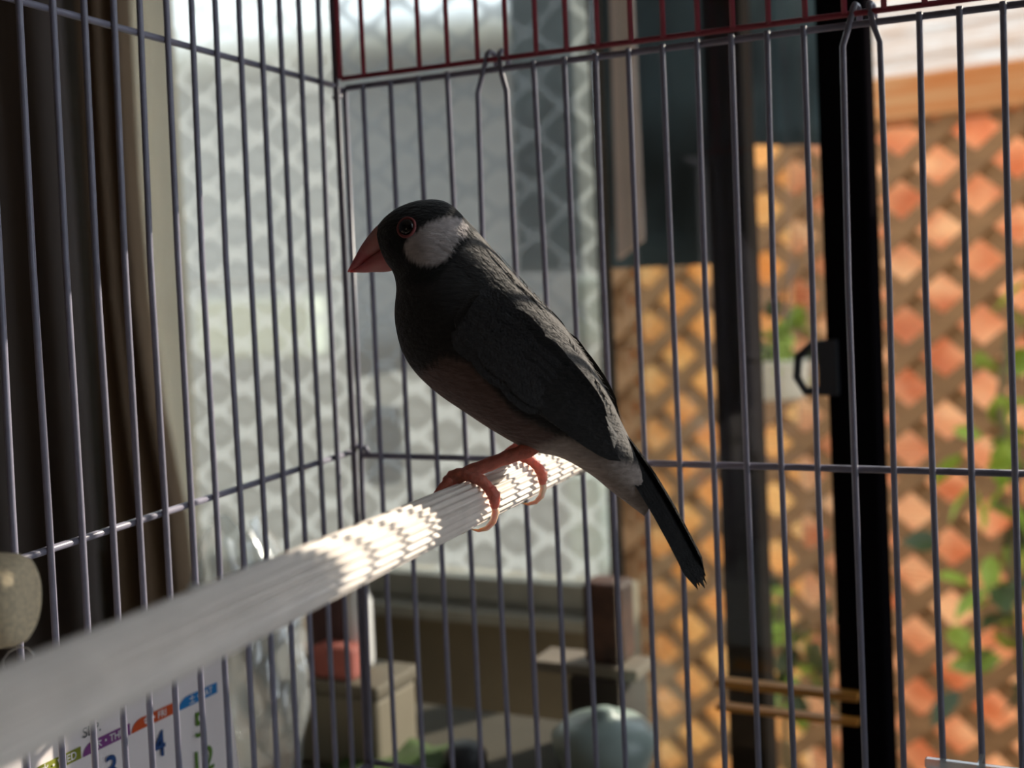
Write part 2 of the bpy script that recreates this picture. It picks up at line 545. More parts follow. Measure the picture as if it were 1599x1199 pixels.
for k in range(-40, 41):
    slat(1, k + 0.5, 0.0)
    slat(-1, k + 0.5, -0.0085)
bevel(MB().box((FX_0, -0.022, 0.283), (FX_1, 0.03, 0.352)).build('top_rail', M['fence_rail'], fence), 0.004)
for x in (-0.63, 0.50):
    MB().box((x - 0.03, 0.010, -1.0), (x + 0.03, 0.05, 0.283)).build('post', M['fence'], fence)
# reed blind hung behind the fence
for xa, xb, m_, lab in ((FX_0, -0.31, 'reed_yellow', 'honey yellow reed blind behind the left end of the lattice fence'),
                        (-0.305, FX_1, 'reed', 'peach coloured reed blind glowing behind the right of the lattice fence')):
    rb = thing('reed_blind', lab, 'blind', F0 + FN * 0.10, FRZ, 'reed blinds on the fence')
    mb = MB()
    for i in range(150):
        z = -0.98 + i * 0.0085
        mb.tube([(xa, 0, z), ((xa + xb) / 2, 0.002 * math.sin(i), z), (xb, 0, z + 0.001 * math.cos(i * 3))], 0.0044, 5)
    ro = mb.build('reeds', M[m_], rb, True)
    ro['kind'] = 'stuff'
    MB().box((xa, -0.008, 0.285), (xb, 0.008, 0.30)).build('head_rail', M['fence'], rb)

# pale house with clapboards, and the dark house
hs = thing('pale_house', 'pale clapboard house wall above the right end of the lattice fence', 'house', F0 + FN * 4.5 - FD * 1.0, FRZ)
for i in range(16):
    z = 2.0 - i * 0.13
    m_ = MB()
    m_.v = [(-1.3, -0.016, z), (1.5, -0.016, z), (1.5, 0, z + 0.135), (-1.3, 0, z + 0.135), (-1.3, 0.03, z), (1.5, 0.03, z), (1.5, 0.03, z + 0.135), (-1.3, 0.03, z + 0.135)]
    m_.f = [(0, 1, 2, 3), (4, 7, 6, 5), (0, 4, 5, 1), (1, 5, 6, 2), (2, 6, 7, 3), (3, 7, 4, 0)]
    m_.build('board', M['siding'], hs)
MB().box((-1.3, 0.03, -1.1), (1.5, 0.4, 2.2)).build('wall', M['siding'], hs)
sh0, sh1 = Vector((-1.65050, 3.52542, -0.09328)), Vector((-0.53919, 3.85679, -0.13695))
sd = (sh1 - sh0)
dh = thing('dark_shed', 'near black shed beyond the fence, left of the thick black door post', 'shed', (sh0.x, sh0.y, -1.05), math.atan2(sd.y, sd.x))
MB().box((0, 0, 0), (sd.length, 0.7, 2.28)).build('wall', M['darkhouse'], dh)
MB().box((-0.06, -0.08, 2.28), (sd.length + 0.02, 0.76, 2.34)).build('roof', M['darkhouse'], dh)
g0, g1 = Vector((-3.16869, 2.09740, 0.01773)), Vector((-0.89169, 2.56389, -0.06057))
gd = g1 - g0
gw = thing('grey_house', 'pale grey rendered house dimly seen through the frosted glass', 'house', (g0.x, g0.y, -1.05), math.atan2(gd.y, gd.x))
MB().box((0, 0, 0.95), (gd.length, 0.5, 1.70)).build('wall', M['greyhouse'], gw)
MB().box((-0.02, -0.03, 0), (gd.length + 0.02, 0.5, 0.95)).build('plinth', M['plinth'], gw)
MB().box((-0.1, -0.15, 1.70), (gd.length + 0.1, 0.6, 1.76)).build('eaves', M['frame_grey'], gw)

# grey shade cloth hanging outside the clear pane, and pinkish post
sx0, sx1 = (-0.20363, 0.60000, 0.13980)[0], (0.00396, 0.60000, 0.12564)[0]
tx0, tx1 = (-0.04465, 0.75000, 0.13447)[0], (0.06086, 0.75000, 0.12727)[0]
for xa, xb, y_, z_, lean, lab in (
        (sx0, sx1, 0.60, (-0.05277, 0.60000, 0.06837)[2], 0.0, 'dark bluish grey shade cloth hanging outside the middle window pane'),
        (tx0, tx1, 0.75, (0.00486, 0.75000, 0.17314)[2], 0.010, 'shorter dark shade cloth hanging between the brown and the black window stiles')):
    rows = []
    for j in range(13):
        rows.append([(xa + (xb - xa) * i / 24, y_ + 0.005 * math.sin(i * 0.8 + j * 0.12), z_ - lean * (i / 24 - 0.5) * (1 - j / 12) + (0.423 - z_) * j / 12) for i in range(25)])
    sh = MB().grid(rows).build('shade_cloth', M['shade'], None, True)
    so = sh.modifiers.new('solid', 'SOLIDIFY')
    so.thickness = 0.002
    tag(sh, lab, 'cloth', 'dark shade cloths outside the window')
pp = MB()
a0, a1 = (-0.09541, 0.57000, 0.07591), (-0.07358, 0.57000, 0.07493)
b0, b1 = (-0.09074, 0.57000, 0.25667), (-0.07572, 0.57000, 0.25484)
g = -1.0
pp.v = [(a0[0], 0.57, a0[2]), (a1[0], 0.57, a0[2] + 0.015), (b1[0], 0.57, 0.42), (b0[0], 0.57, 0.42),
        (a0[0], 0.578, a0[2]), (a1[0], 0.578, a0[2] + 0.015), (b1[0], 0.578, 0.42), (b0[0], 0.578, 0.42)]
pp.f = [(0, 1, 2, 3), (4, 7, 6, 5), (0, 4, 5, 1), (1, 5, 6, 2), (2, 6, 7, 3), (3, 7, 4, 0)]
o = pp.build('cloth_strip', M['pinkpost'])
tag(o, 'narrow pinkish strip of cloth hanging left of the dark shade cloth', 'cloth')

# plants
leaf_me = {}
for nm in ('leaf', 'leaf_dark'):
    q = MB()
    q.v = [(0, 0, 0), (0.25, 0.22, 0.04), (0.6, 0.24, 0.05), (1, 0, -0.05), (0.6, -0.24, 0.05), (0.25, -0.22, 0.04), (0.3, 0, -0.02), (0.62, 0, -0.02)]
    q.f = [(0, 1, 6), (1, 2, 7, 6), (2, 3, 7), (3, 4, 7), (4, 5, 6, 7), (5, 0, 6)]
    t_ = q.build('leaf', M[nm])
    leaf_me[nm] = t_.data
    bpy.data.objects.remove(t_)


def leaves(parent, pts, n, size, spread, dark=0.3):
    for i in range(n):
        p = random.choice(pts)
        o = bpy.data.objects.new('leaf', leaf_me['leaf_dark' if random.random() < dark else 'leaf'])
        COL.objects.link(o)
        o.parent = parent
        o.location = Vector(p) + Vector([random.gauss(0, spread) for _ in range(3)]) * Vector((1, 0.5, 1))
        o.rotation_euler = [random.uniform(-1.2, 1.2), random.uniform(-0.8, 1.4), random.uniform(0, 2 * PI)]
        s = size * random.uniform(0.7, 1.3)
        o.scale = (s, s, s)


def vine(name, label, path, n, size, spread, dark=0.3):
    base = Vector((path[0][0], path[0][1], -1.0))
    t = thing(name, label, 'plant', base)
    loc = [Vector(p) - base for p in path]
    MB().tube([Vector((0, 0, 0))] + loc, 0.006, 6).build('stem', M['stem'], t)
    dense = []
    for a, b in zip(loc, loc[1:]):
        dense += [a.lerp(b, k / 6) for k in range(7)]
    leaves(t, dense, n, size, spread, dark)
    return t


vine('climbing_vine', 'leafy green vine climbing in front of the lattice at the far right', [(0.12894, 1.49051, -0.53298), (0.11149, 1.48591, -0.42415), (0.12711, 1.49918, -0.28098), (0.10609, 1.49348, -0.15397), (0.12082, 1.50494, -0.04674)], 70, 0.065, 0.032, 0.35)
vine('leafy_shrub', 'small green shrub seen between the two dark window stiles', [(-0.19953, 1.43573, -0.58846), (-0.19388, 1.44072, -0.53176), (-0.20521, 1.43723, -0.47421), (-0.19809, 1.44259, -0.42708)], 34, 0.06, 0.03, 0.5)
# hanging pot on the fence
pc = Vector((-0.17024, 1.35615, -0.12399))
pot = thing('hanging_pot', 'white hanging planter with a green plant on the lattice fence', 'planter', pc)
MB().lathe([(0.0, 0.0), (0.034, 0.0), (0.04, 0.006), (0.046, 0.05), (0.048, 0.055), (0.044, 0.055), (0.042, 0.03), (0, 0.03)], seg=28).build('pot', M['pot'], pot, True)
MB().tube([(0.0, 0.03, 0.05), (0.0, 0.09, 0.17), (0.0, 0.13, 0.19)], 0.002, 6).build('hook', M['blackknob'], pot)
leaves(pot, [(0, 0, 0.07), (0.01, 0, 0.10), (-0.03, 0, 0.06), (0.03, 0, 0.05), (-0.035, 0, 0.03)], 44, 0.05, 0.02, 0.25)
# pale boards leaning outside, seen as glows through the frosted glass
for qa, qb, dd, lab in (((-0.71134, 0.75343, -0.01459), (-0.54316, 0.75068, 0.05155), 0.03, 'pale mint board glowing through the left of the frosted glass'),
                        ((-0.16780, 0.63478, 0.00375), (-0.13714, 0.62997, 0.06192), 0.02, 'small mint panel glowing through the frosted glass beside the stile, upper of two'),
                        ((-0.17702, 0.62231, -0.20272), (-0.14252, 0.62056, -0.11460), 0.02, 'mint panel glowing through the frosted glass beside the stile, lower of two')):
    o = MB().box((qa[0], qa[1], qa[2]), (qb[0], qa[1] + dd, qb[2]), 0.006).build('board', M['mintboard'])
    tag(o, lab, 'board', 'pale boards behind the frosted glass')

# ------------------------------------------------------------------ curtain
def curtain_sheet(x_of, nx, y0, amp, freq, ph):
    rows = []
    for j in range(25):
        z = -0.9 + 2.1 * j / 24
        r = []
        for i in range(nx + 1):
            s = i / nx
            r.append((x_of(s, z), y0 + amp * math.sin(freq * s * 2 * PI + ph + 0.3 * math.sin(z * 3)) * (0.7 + 0.3 * math.sin(3 * s + z)), z))
        rows.append(r)
    return MB().grid(rows)


EX = (-0.42500, 0.36000, 0.14609)[0]
EB = (-0.38720, 0.36000, -0.13811)[0]
EBZ = (-0.38720, 0.36000, -0.13811)[2]


def edge(z):
    t = max(0.0, min(1.0, (0.16 - z) / (0.16 - EBZ)))
    return EX + (EB - EX) * t * t


cu = thing('curtain', 'dark brown curtain hanging in folds at the left of the window', 'curtain', (0, 0, 0))
c1 = curtain_sheet(lambda s, z: (-0.48063, 0.36000, 0.14988)[0] + (edge(z) - (-0.48063, 0.36000, 0.14988)[0]) * s, 60, 0.37, 0.010, 3.0, 0.4).build('brown_panel', M['curtain'], cu, True)
c2 = curtain_sheet(lambda s, z: -0.95 + ((-0.47577, 0.36000, 0.14955)[0] + 0.95 + 0.02 * (0.3 - z)) * s, 90, 0.35, 0.012, 6.0, 0.0).build('black_panel', M['curtain2'], cu, True)
for c in (c1, c2):
    so = c.modifiers.new('solid', 'SOLIDIFY')
    so.thickness = 0.0015
lx0, lx1 = (-0.50201, 0.40500, 0.15300)[0], (-0.41104, 0.40500, 0.14679)[0]
c3 = curtain_sheet(lambda s, z: lx0 + (lx1 - lx0) * s, 40, 0.405, 0.006, 2.0, 1.0).build('liner', M['liner'], cu, True)
MB().tube([(-1.0, 0.37, 1.205), (-0.36, 0.37, 1.205)], 0.008, 10).build('rod', M['frame_brown'], cu)

# ------------------------------------------------------------------ table, cabinet and what stands on them
TZ = -0.20
tb = thing('table', 'dark wooden table under the cage', 'table', (0.3, -0.25, -0.95))
MB().box((-0.75, -0.55, 0.72), (0.65, 0.365, 0.75), 0.004).build('tabletop', M['table'], tb)
for sx in (-0.70, 0.57):
    for sy in (-0.5, 0.30):
        MB().box((sx, sy, 0), (sx + 0.05, sy + 0.05, 0.72)).build('leg', M['table'], tb)

sb = thing('sideboard', 'olive brown sideboard below the frosted window', 'sideboard', (-0.20, 0.27, -0.95))
MB().box((-0.165, -0.145, 0), (0.222, -0.002, 0.735)).build('body', M['underwall'], sb)
MB().box((-0.165, -0.150, 0.735), (0.225, 0.0, 0.75), 0.002).build('top_panel', M['sideboard'], sb)
for q in (-0.155, 0.035):
    MB().box((q, -0.153, 0.05), (q + 0.18, -0.145, 0.72), 0.002).build('door', M['sideboard'], sb)

# cream box with the red block, the maroon box and a white tray behind the cage corner
CZ = -0.152
x0, x1 = (-0.14296, 0.16000, -0.17184)[0], (-0.08490, 0.16000, -0.16520)[0]
cb = thing('storage_box', 'low cream box on the table behind the cage corner, red block on top', 'box', ((x0 + x1) / 2, 0.22, TZ))
hw = (x1 - x0) / 2
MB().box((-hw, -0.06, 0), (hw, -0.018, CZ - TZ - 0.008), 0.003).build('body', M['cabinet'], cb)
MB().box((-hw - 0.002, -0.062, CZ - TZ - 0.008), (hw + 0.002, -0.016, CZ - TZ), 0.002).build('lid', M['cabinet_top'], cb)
p = (-0.11375, 0.16800, -0.15523)
o = MB().box((p[0] - 0.014, 0.162, CZ), (p[0] + 0.0125, 0.178, CZ + 0.0185), 0.003).build('sponge', M['redblock'])
tag(o, 'salmon red sponge block on the cream box behind the cage corner', 'sponge')
p = (-0.12994, 0.20000, -0.14179)
o = MB().box((p[0] - 0.012, 0.182, CZ), (p[0] + 0.010, 0.200, CZ + 0.042), 0.002).build('small_box', M['maroon'])
tag(o, 'small dark maroon box standing behind the red sponge block', 'box')
p = (-0.15756, 0.20000, -0.14810)
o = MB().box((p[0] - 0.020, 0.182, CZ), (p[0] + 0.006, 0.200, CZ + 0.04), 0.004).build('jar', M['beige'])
tag(o, 'cream jar standing left of the small maroon box', 'jar')
p = (-0.11326, 0.20000, -0.14405)
o = MB().lathe([(0.0, 0.0), (0.0075, 0.0), (0.008, 0.004), (0.008, 0.038), (0.006, 0.043), (0.0055, 0.05), (0, 0.05)], seg=20).build('bottle', M['white'], None, True, (p[0], 0.190, CZ))
tag(o, 'small white bottle behind the cage corner post', 'bottle')
# white lid leaning over the boxes
lid = thing('white_tray', 'tilted white tray lying on the small boxes, just under the perch', 'tray', ((-0.12633, 0.19000, -0.11817)[0], 0.19, CZ + 0.050))
t_ = MB().box((-0.034, -0.018, -0.004), (0.032, 0.018, 0.0), 0.0015).build('base', M['white'], lid)
t_.rotation_euler = (0, math.radians(-20), 0)
t_ = MB().box((-0.034, -0.018, 0.0), (0.032, -0.016, 0.010)).box((-0.034, 0.016, 0.0), (0.032, 0.018, 0.010)).box((-0.034, -0.016, 0.0), (-0.032, 0.016, 0.010)).box((0.030, -0.016, 0.0), (0.032, 0.016, 0.010)).build('rim', M['white'], lid)
t_.rotation_euler = (0, math.radians(-20), 0)

# crumpled clear plastic bag
bc = (-0.13374, 0.11854, -0.18812)
rows = []
for j in range(34):
    t = j / 33
    zz = t * 0.140
    rx = 0.020 + 0.010 * math.sin(t * PI) - 0.006 * max(0, t - 0.7) / 0.3
    ry = 0.016 + 0.006 * math.sin(t * PI)
    r = []
    for k in range(48):
        a = 2 * PI * k / 48
        cr = 1 + (0.05 + 0.16 * t) * (math.sin(5 * a + 7 * t) * math.sin(11 * t + 2 * a) + 0.5 * math.sin(13 * a - 17 * t))
        r.append((rx * cr * math.cos(a) - 0.010 * t * t, ry * cr * math.sin(a), zz + 0.006 * t * math.sin(3 * a)))
    rows.append(r)
o = MB().grid(rows, True).build('plastic_bag', M['bag'], None, True, (bc[0], bc[1], TZ))
tag(o, 'crumpled clear plastic bag standing beside the calendar', 'bag')

# things at the right under the sill
p = (0.01808, 0.24000, -0.20895)
o = MB().box((p[0] - 0.018, 0.225, TZ), (p[0] + 0.013, 0.268, TZ + 0.042), 0.002).build('low_box', M['darkbox'])
tag(o, 'dark brown low box on the table at the foot of the window stile', 'box')
o = MB().box((-0.042, -0.012, 0.0), (0.022, 0.016, 0.006), 0.001).build('flat_board', M['beige'], None, False, (p[0], 0.24, TZ + 0.0425))
tag(o, 'flat beige board lying across the dark brown low box', 'board')
o = MB().box((-0.012, -0.010, 0), (0.011, 0.012, 0.045), 0.003).build('tall_box', M['brownbox'], None, False, (p[0] + 0.001, 0.243, TZ + 0.049))
tag(o, 'mottled reddish brown box standing on the flat beige board', 'box')
p = (0.03894, 0.18217, -0.20175)
o = MB().lathe([(0.0, 0.0), (0.016, 0.0), (0.020, 0.006), (0.026, 0.022), (0.0275, 0.030), (0.020, 0.037), (0.006, 0.040), (0.005, 0.043), (0, 0.043)], seg=32).build('lidded_bowl', M['mint'], None, True, (p[0], p[1], TZ))
tag(o, 'pale mint lidded bowl at the bottom edge under the tail', 'bowl')
p = (-0.03977, 0.17515, -0.19500)
o = MB().lathe([(0, 0), (0.010, 0), (0.012, 0.004), (0.012, 0.012), (0.008, 0.017), (0, 0.018)], seg=20).build('knob', M['blackknob'], None, True, (p[0], p[1], TZ))
tag(o, 'small round black rubber knob on the table at the bottom edge', 'knob')
p = (-0.07672, 0.17841, -0.19900)
rows = [[(x * 0.006 - 0.03, y * 0.006 - 0.03, 0.004 + 0.0022 * math.sin(x * 1.3) * math.cos(y * 0.9)) for x in range(11)] for y in range(11)]
o = MB().grid(rows).build('cloth', M['green'], None, True, (p[0], p[1] - 0.015, TZ))
so = o.modifiers.new('solid', 'SOLIDIFY')
so.thickness = 0.003
tag(o, 'dark green cloth on the table by the cage corner', 'cloth')

# ------------------------------------------------------------------ calendar
CX = -0.010
cal = thing('desk_calendar', 'small pinkish white September calendar with coloured weekday tabs left of the cage', 'calendar', (CX, -0.12, TZ))
mb = MB()
mb.v = [(-0.0012, -0.09, 0), (-0.0012, 0.082, 0), (-0.0012, 0.065, 0.144), (-0.0012, -0.09, 0.144), (0, -0.09, 0), (0, 0.082, 0), (0, 0.065, 0.144), (0, -0.09, 0.144)]
mb.f = [(0, 1, 2, 3), (4, 7, 6, 5), (0, 4, 5, 1), (1, 5, 6, 2), (2, 6, 7, 3), (3, 7, 4, 0)]
mb.build('page', M['paper'], cal)
mb = MB()
mb.v = [(-0.0012, -0.085, 0.14), (-0.0012, 0.06, 0.14), (-0.05, 0.06, 0.0), (-0.05, -0.085, 0.0), (-0.0028, -0.085, 0.14), (-0.0028, 0.06, 0.14), (-0.0518, 0.06, 0.0), (-0.0518, -0.085, 0.0)]
mb.f = [(0, 1, 2, 3), (4, 7, 6, 5), (0, 4, 5, 1), (1, 5, 6, 2), (2, 6, 7, 3), (3, 7, 4, 0)]
mb.build('stand', M['beige'], cal)


def strip(y0, y1, z0, z1, m):
    """weekday tab with a curved upper left corner, printed on the page"""
    r = z1 - z0
    pts = [(y0, z0), (y1, z0), (y1, z1)] + [(y0 + r * 1.3 * (1 - math.sin(a)), z0 + r * math.cos(a)) for a in [k * PI / 2 / 6 for k in range(7)]][0:6]
    q = MB()
    q.v = [(0.0003, y + 0.12, z - TZ) for y, z in pts]
    q.f = [tuple(range(len(pts)))]
    return q.build('weekday_tab', m, cal)


def text(body, y, z, size, m, align='CENTER'):
    c = bpy.data.curves.new('printed_text', 'FONT')
    c.body = body
    c.size = size
    c.align_x = align
    c.align_y = 'CENTER'
    c.offset = size * 0.012
    c.resolution_u = 4
    o = bpy.data.objects.new('t', c)
    COL.objects.link(o)
    dg = bpy.context.evaluated_depsgraph_get()
    dg.update()
    me = bpy.data.meshes.new_from_object(o.evaluated_get(dg))
    me.name = 'printed_text'
    bpy.data.objects.remove(o)
    me.materials.clear()
    me.materials.append(m)
    t = bpy.data.objects.new('printed_text', me)
    COL.objects.link(t)
    t.parent = cal
    t.matrix_local = Matrix(((0, 0, 1, 0.0006), (1, 0, 0, y + 0.12), (0, 1, 0, z - TZ), (0, 0, 0, 1)))
    return t


cols = [(-0.0795, -0.0590, 'bar_blue', '\u571f\u30fbSAT'), (-0.1028, -0.0824, 'bar_orange', '\u91d1\u30fbFRI'),
        (-0.1245, -0.1034, 'bar_purple', '\u6728\u30fbTHU'), (-0.1460, -0.1252, 'bar_olive', '\u6c34\u30fbWED')]
for a, b, m_, s_ in cols:
    strip(a, b, -0.0778, -0.0740, M[m_])
    text(s_, (a + b) / 2 + 0.001, -0.0759, 0.0034, M['ink_white'])
for s_, y, z, m_ in (('5', -0.0695, -0.0862, 'ink_green'), ('4', -0.0903, -0.0862, 'ink_blue'), ('3', -0.1128, -0.0862, 'ink_blue'),
                     ('12', -0.0690, -0.0997, 'ink_green')):
    text(s_, y, z, 0.0125, M[m_])
text('SEP.', -0.1205, -0.0703, 0.0048, M['ink_dark'])

# ------------------------------------------------------------------ bird cage
LX = 0.0145
cage = thing('bird_cage', 'wire bird cage with lilac grey bars, dark red upper panel and corner post', 'cage', (LX, 0, TZ))
CO = Vector((LX, 0, TZ))


def wire(name, pts, r, m=None, seg=8):
    return MB().tube([Vector(p) - CO for p in pts], r, seg).build(name, m or M['wire'], cage, True)


RIGHT = {0: [(28.2, 141.7), (28.2, -120.4)], 1: [(40.5, 141.8), (40.6, -118.8)], 2: [(52.5, 142.0), (53.6, -117.0)], 3: [(65.0, 142.3), (66.1, -115.4)], 4: [(80.9, 148.0), (79.5, 142.1), (77.3, 134.7), (76.4, 74.7), (78.0, -113.8)], 5: [(85.8, 147.8), (87.0, 140.6), (89.0, 134.2), (89.4, 74.1), (89.9, -112.2)], 6: [(100.1, 142.3), (101.1, 73.6), (101.8, -110.6)], 7: [(112.1, 142.3), (112.2, 73.1), (113.0, -109.1)], 8: [(124.1, 142.4), (123.5, 72.6), (124.2, -107.6)], 9: [(136.2, 142.4), (136.1, 72.0), (136.2, -1.5), (136.1, -104.9)], 10: [(148.5, 142.5), (148.6, 60.9), (148.8, -1.1), (148.3, -103.2)], 11: [(160.7, 142.7), (160.3, 60.5), (160.9, -0.8), (160.7, -101.6)], 12: [(172.6, 142.8), (172.2, 60.1), (172.3, -0.5), (172.5, -100.0)], 13: [(184.6, 142.5), (183.6, 59.7), (184.0, -0.1), (184.5, -98.4)], 14: [(196.5, 142.6), (196.4, 59.2), (195.9, 0.2), (196.3, -96.9)], 15: [(212.3, 147.7), (210.9, 142.6), (208.8, 136.0), (207.9, 58.8), (207.9, 0.6), (208.7, -95.2)], 16: [(217.0, 147.5), (218.4, 142.1), (220.4, 135.8), (220.7, 58.4), (220.1, 0.9), (220.2, -93.7)], 17: [(232.5, 142.3), (231.7, 58.0), (231.9, 1.2), (232.2, -92.1)], 18: [(244.3, 142.5), (243.7, 57.6), (243.5, 1.6), (243.9, -90.5)], 19: [(256.8, 142.3), (256.2, 57.2), (256.1, 1.9), (255.6, -89.0)]}
LEFT = {0: [(-11.4, 174.9), (-13.3, 76.8), (-13.5, -17.4)], 1: [(-24.1, 172.7), (-25.1, 76.9), (-24.6, -15.3)], 2: [(-36.2, 170.7), (-36.9, 77.1), (-36.7, -13.1)], 3: [(-47.5, 168.8), (-48.3, 77.2), (-48.0, -11.0)], 4: [(-59.6, 166.7), (-60.6, 77.3), (-60.0, -8.8)], 5: [(-72.4, 164.6), (-73.7, 77.4), (-72.5, -6.5)], 6: [(-84.5, 162.5), (-85.9, 77.5), (-85.3, -4.2)], 7: [(-96.8, 160.4), (-97.7, 77.7), (-97.5, -1.9)], 8: [(-109.1, 158.3), (-110.5, 77.8), (-109.8, 0.3)], 9: [(-120.5, 156.4), (-121.7, 77.9), (-121.5, 2.5)], 10: [(-132.8, 154.3), (-133.7, 78.0), (-132.8, 4.5)], 11: [(-145.0, 152.2), (-145.6, 78.2), (-145.1, 6.8)], 12: [(-157.4, 150.1), (-157.9, 78.3), (-157.3, 9.0)], 13: [(-169.4, 78.4), (-170.0, 11.3)]}
RED = [28.7, 40.8, 53.3, 65.4, 77.8, 89.5, 101.4, 113.1, 125.0, 137.3, 149.0, 161.2, 173.2, 185.2, 197.2, 209.6, 221.9]
WR = 0.00101
for k in sorted(RIGHT):
    pts = RIGHT[k]
    hook = k in (4, 5, 15, 16)
    P = []
    if hook:
        x, z = pts[0]
        # the wire end curls back over the red rail
        P += [(x + 0.5, 6.0, z - 3.4), (x + 0.6, 6.3, z - 0.6), (x + 0.4, 4.6, z + 1.3), (x, 2.2, z + 1.7), (x, 0.2, z + 0.6)]
        for (x, z), dy in zip(pts[1:], (-1.0, -1.8, -1.8, -1.8)):
            P.append((x, dy, z))
    else:
        (x, z) = pts[0]
        P = [(x, -1.8, z + 1.4)] + [(q[0], -1.8, q[1]) for q in pts]
    xe = P[-1][0]
    P.append((xe, -1.8, -160.0))
    wire('wire', [(a / 1000, b / 1000, c / 1000) for a, b, c in P], WR)
for k in range(20, 26):
    wire('wire', [((16.0 + 12 * k + 11.5) / 1000, -0.0018, 0.144), ((16.0 + 12 * k + 11.5) / 1000, -0.0018, -0.16)], WR)
for k in sorted(LEFT):
    pts = sorted(LEFT[k], key=lambda q: -q[1])
    if len(pts) == 3:
        (ya, za), (yb, zb) = pts[0], pts[-1]
    else:
        (ya, za), (yb, zb) = pts[0], pts[-1]
    P = [(LX + 0.0016, ya / 1000, 0.26)] + [(LX + 0.0016, q[0] / 1000, q[1] / 1000) for q in pts] + [(LX + 0.0016, yb / 1000, -0.16)]
    wire('wire', P, WR)
yl = LEFT[13][0][0] / 1000
for k in range(1, 14):
    wire('wire', [(LX + 0.0016, yl - 0.01235 * k, 0.26), (LX + 0.0016, yl - 0.01235 * k, -0.16)], WR)
for x in RED:
    wire('red_wire', [(x / 1000, -0.0016, 0.1462), (x / 1000, -0.0016, 0.26)], 0.00095, M['red_wire'])
for k in range(1, 8):
    wire('red_wire', [(0.2219 + 0.0123 * k, -0.0016, 0.1462), (0.2219 + 0.0123 * k, -0.0016, 0.26)], 0.00095, M['red_wire'])
wire('red_wire', [(0.0176, -0.0012, 0.1462), (0.0180, -0.0012, 0.26)], 0.0011, M['red_wire'])
RR = 0.00115
wire('red_rail', [(0.0176, 0, 0.1464), (0.31, 0, 0.1460)], 0.0010, M['red_wire'])
wire('rail', [(0.0195, 0, 0.1426), (0.325, 0, 0.1426)], RR)
wire('rail', [(0.0195, 0.0, 0.0002), (0.325, 0, 0.0002)], RR)
wire('rail', [(0.0150, 0.001, -0.1218), (0.325, 0, -0.1218)], RR)
wire('rail', [(0.0130, 0.003, 0.0035), (0.0200, 0.0005, 0.0030), (0.0212, 0.0, 0.0008)], 0.0011)
wire('rail', [(0.0150, 0.002, 0.1400), (0.0100, 0.006, 0.1404), (0.0098, 0.009, 0.1416), (0.0150, 0.004, 0.1428)], 0.0012)
LT, LM = [(-3.8, 144.1), (-154.2, 150.3)], [(-3.0, 1.5), (-164.0, -3.9)]
for (y0, z0), (y1, z1) in (LT, LM):
    s = (z1 - z0) / (y1 - y0)
    wire('rail', [(LX, 0.000, (z0 - s * y0) / 1000), (LX, -0.33, (z0 + s * (-330 - y0)) / 1000)], RR)
wire('rail', [(LX, 0.002, -0.1226), (LX, -0.33, -0.1226)], RR)
wire('corner_post', [(LX + 0.0004, 0, 0.26), (LX + 0.0003, 0, 0.0), (LX - 0.0010, 0, -0.16)], 0.00125)
wire('corner_post', [(0.0190, -0.0004, 0.1426), (0.0184, -0.0004, 0.005), (0.0152, -0.0004, -0.16)], 0.00105)
MB().box((-0.006, -0.34, 0.0), (0.318, 0.008, 0.046), 0.004).build('base_tray', M['tray'], cage)

# ------------------------------------------------------------------ perch (fluted plastic bar clipped to the far panel)
PD = Vector((-0.17022212, 0.98454819, -0.04110106))
PP = Vector((0.1108058, 0, 0.00302705))
perch = thing('perch', 'long fluted white plastic perch the bird stands on', 'perch', PP + PD * -0.36)
pu = PD.cross(Vector((0, 0, 1))).normalized()
pv = pu.cross(PD)
rows = []
NS, NF = 200, 20
for tt in (0.0, 0.05, 0.1, 0.15, 0.2, 0.25, 0.3, 0.345, 0.3562):
    r = []
    for k in range(NS):
        a = 2 * PI * k / NS
        rad = 0.00568 + 0.00045 * math.cos(NF * a)
        r.append(PD * tt + (pu * math.cos(a) + pv * math.sin(a)) * rad)
    rows.append(r)
mb = MB().grid(rows, True)
mb.f += [tuple(range(NS))[::-1], tuple(range(8 * NS, 9 * NS))]
mb.build('bar', M['perch'], perch, True)
cl = MB().tube([PD * 0.3520, PD * 0.3560], [0.0070, 0.0070], 28)
cl.build('end_clip', M['perch'], perch, True)
nub = PD * (0.36 - 0.2585) + (pu * math.cos(2.2) + pv * math.sin(2.2)) * 0.0061
q = bmesh.new()
bmesh.ops.create_icosphere(q, subdivisions=2, radius=0.0011)
for v in q.verts:
    v.co = v.co + nub
MB().bm(q).build('nub', M['white'], perch, True)
for px_ in ((0.13876, -0.17160, 0.01042), (0.14042, -0.17194, 0.00911)):
    q = bmesh.new()
    bmesh.ops.create_icosphere(q, subdivisions=1, radius=0.0004)
    for v in q.verts:
        v.co = v.co + Vector(px_) - (PP + PD * -0.36)
    MB().bm(q).build('speck', M['speck'], perch, True)

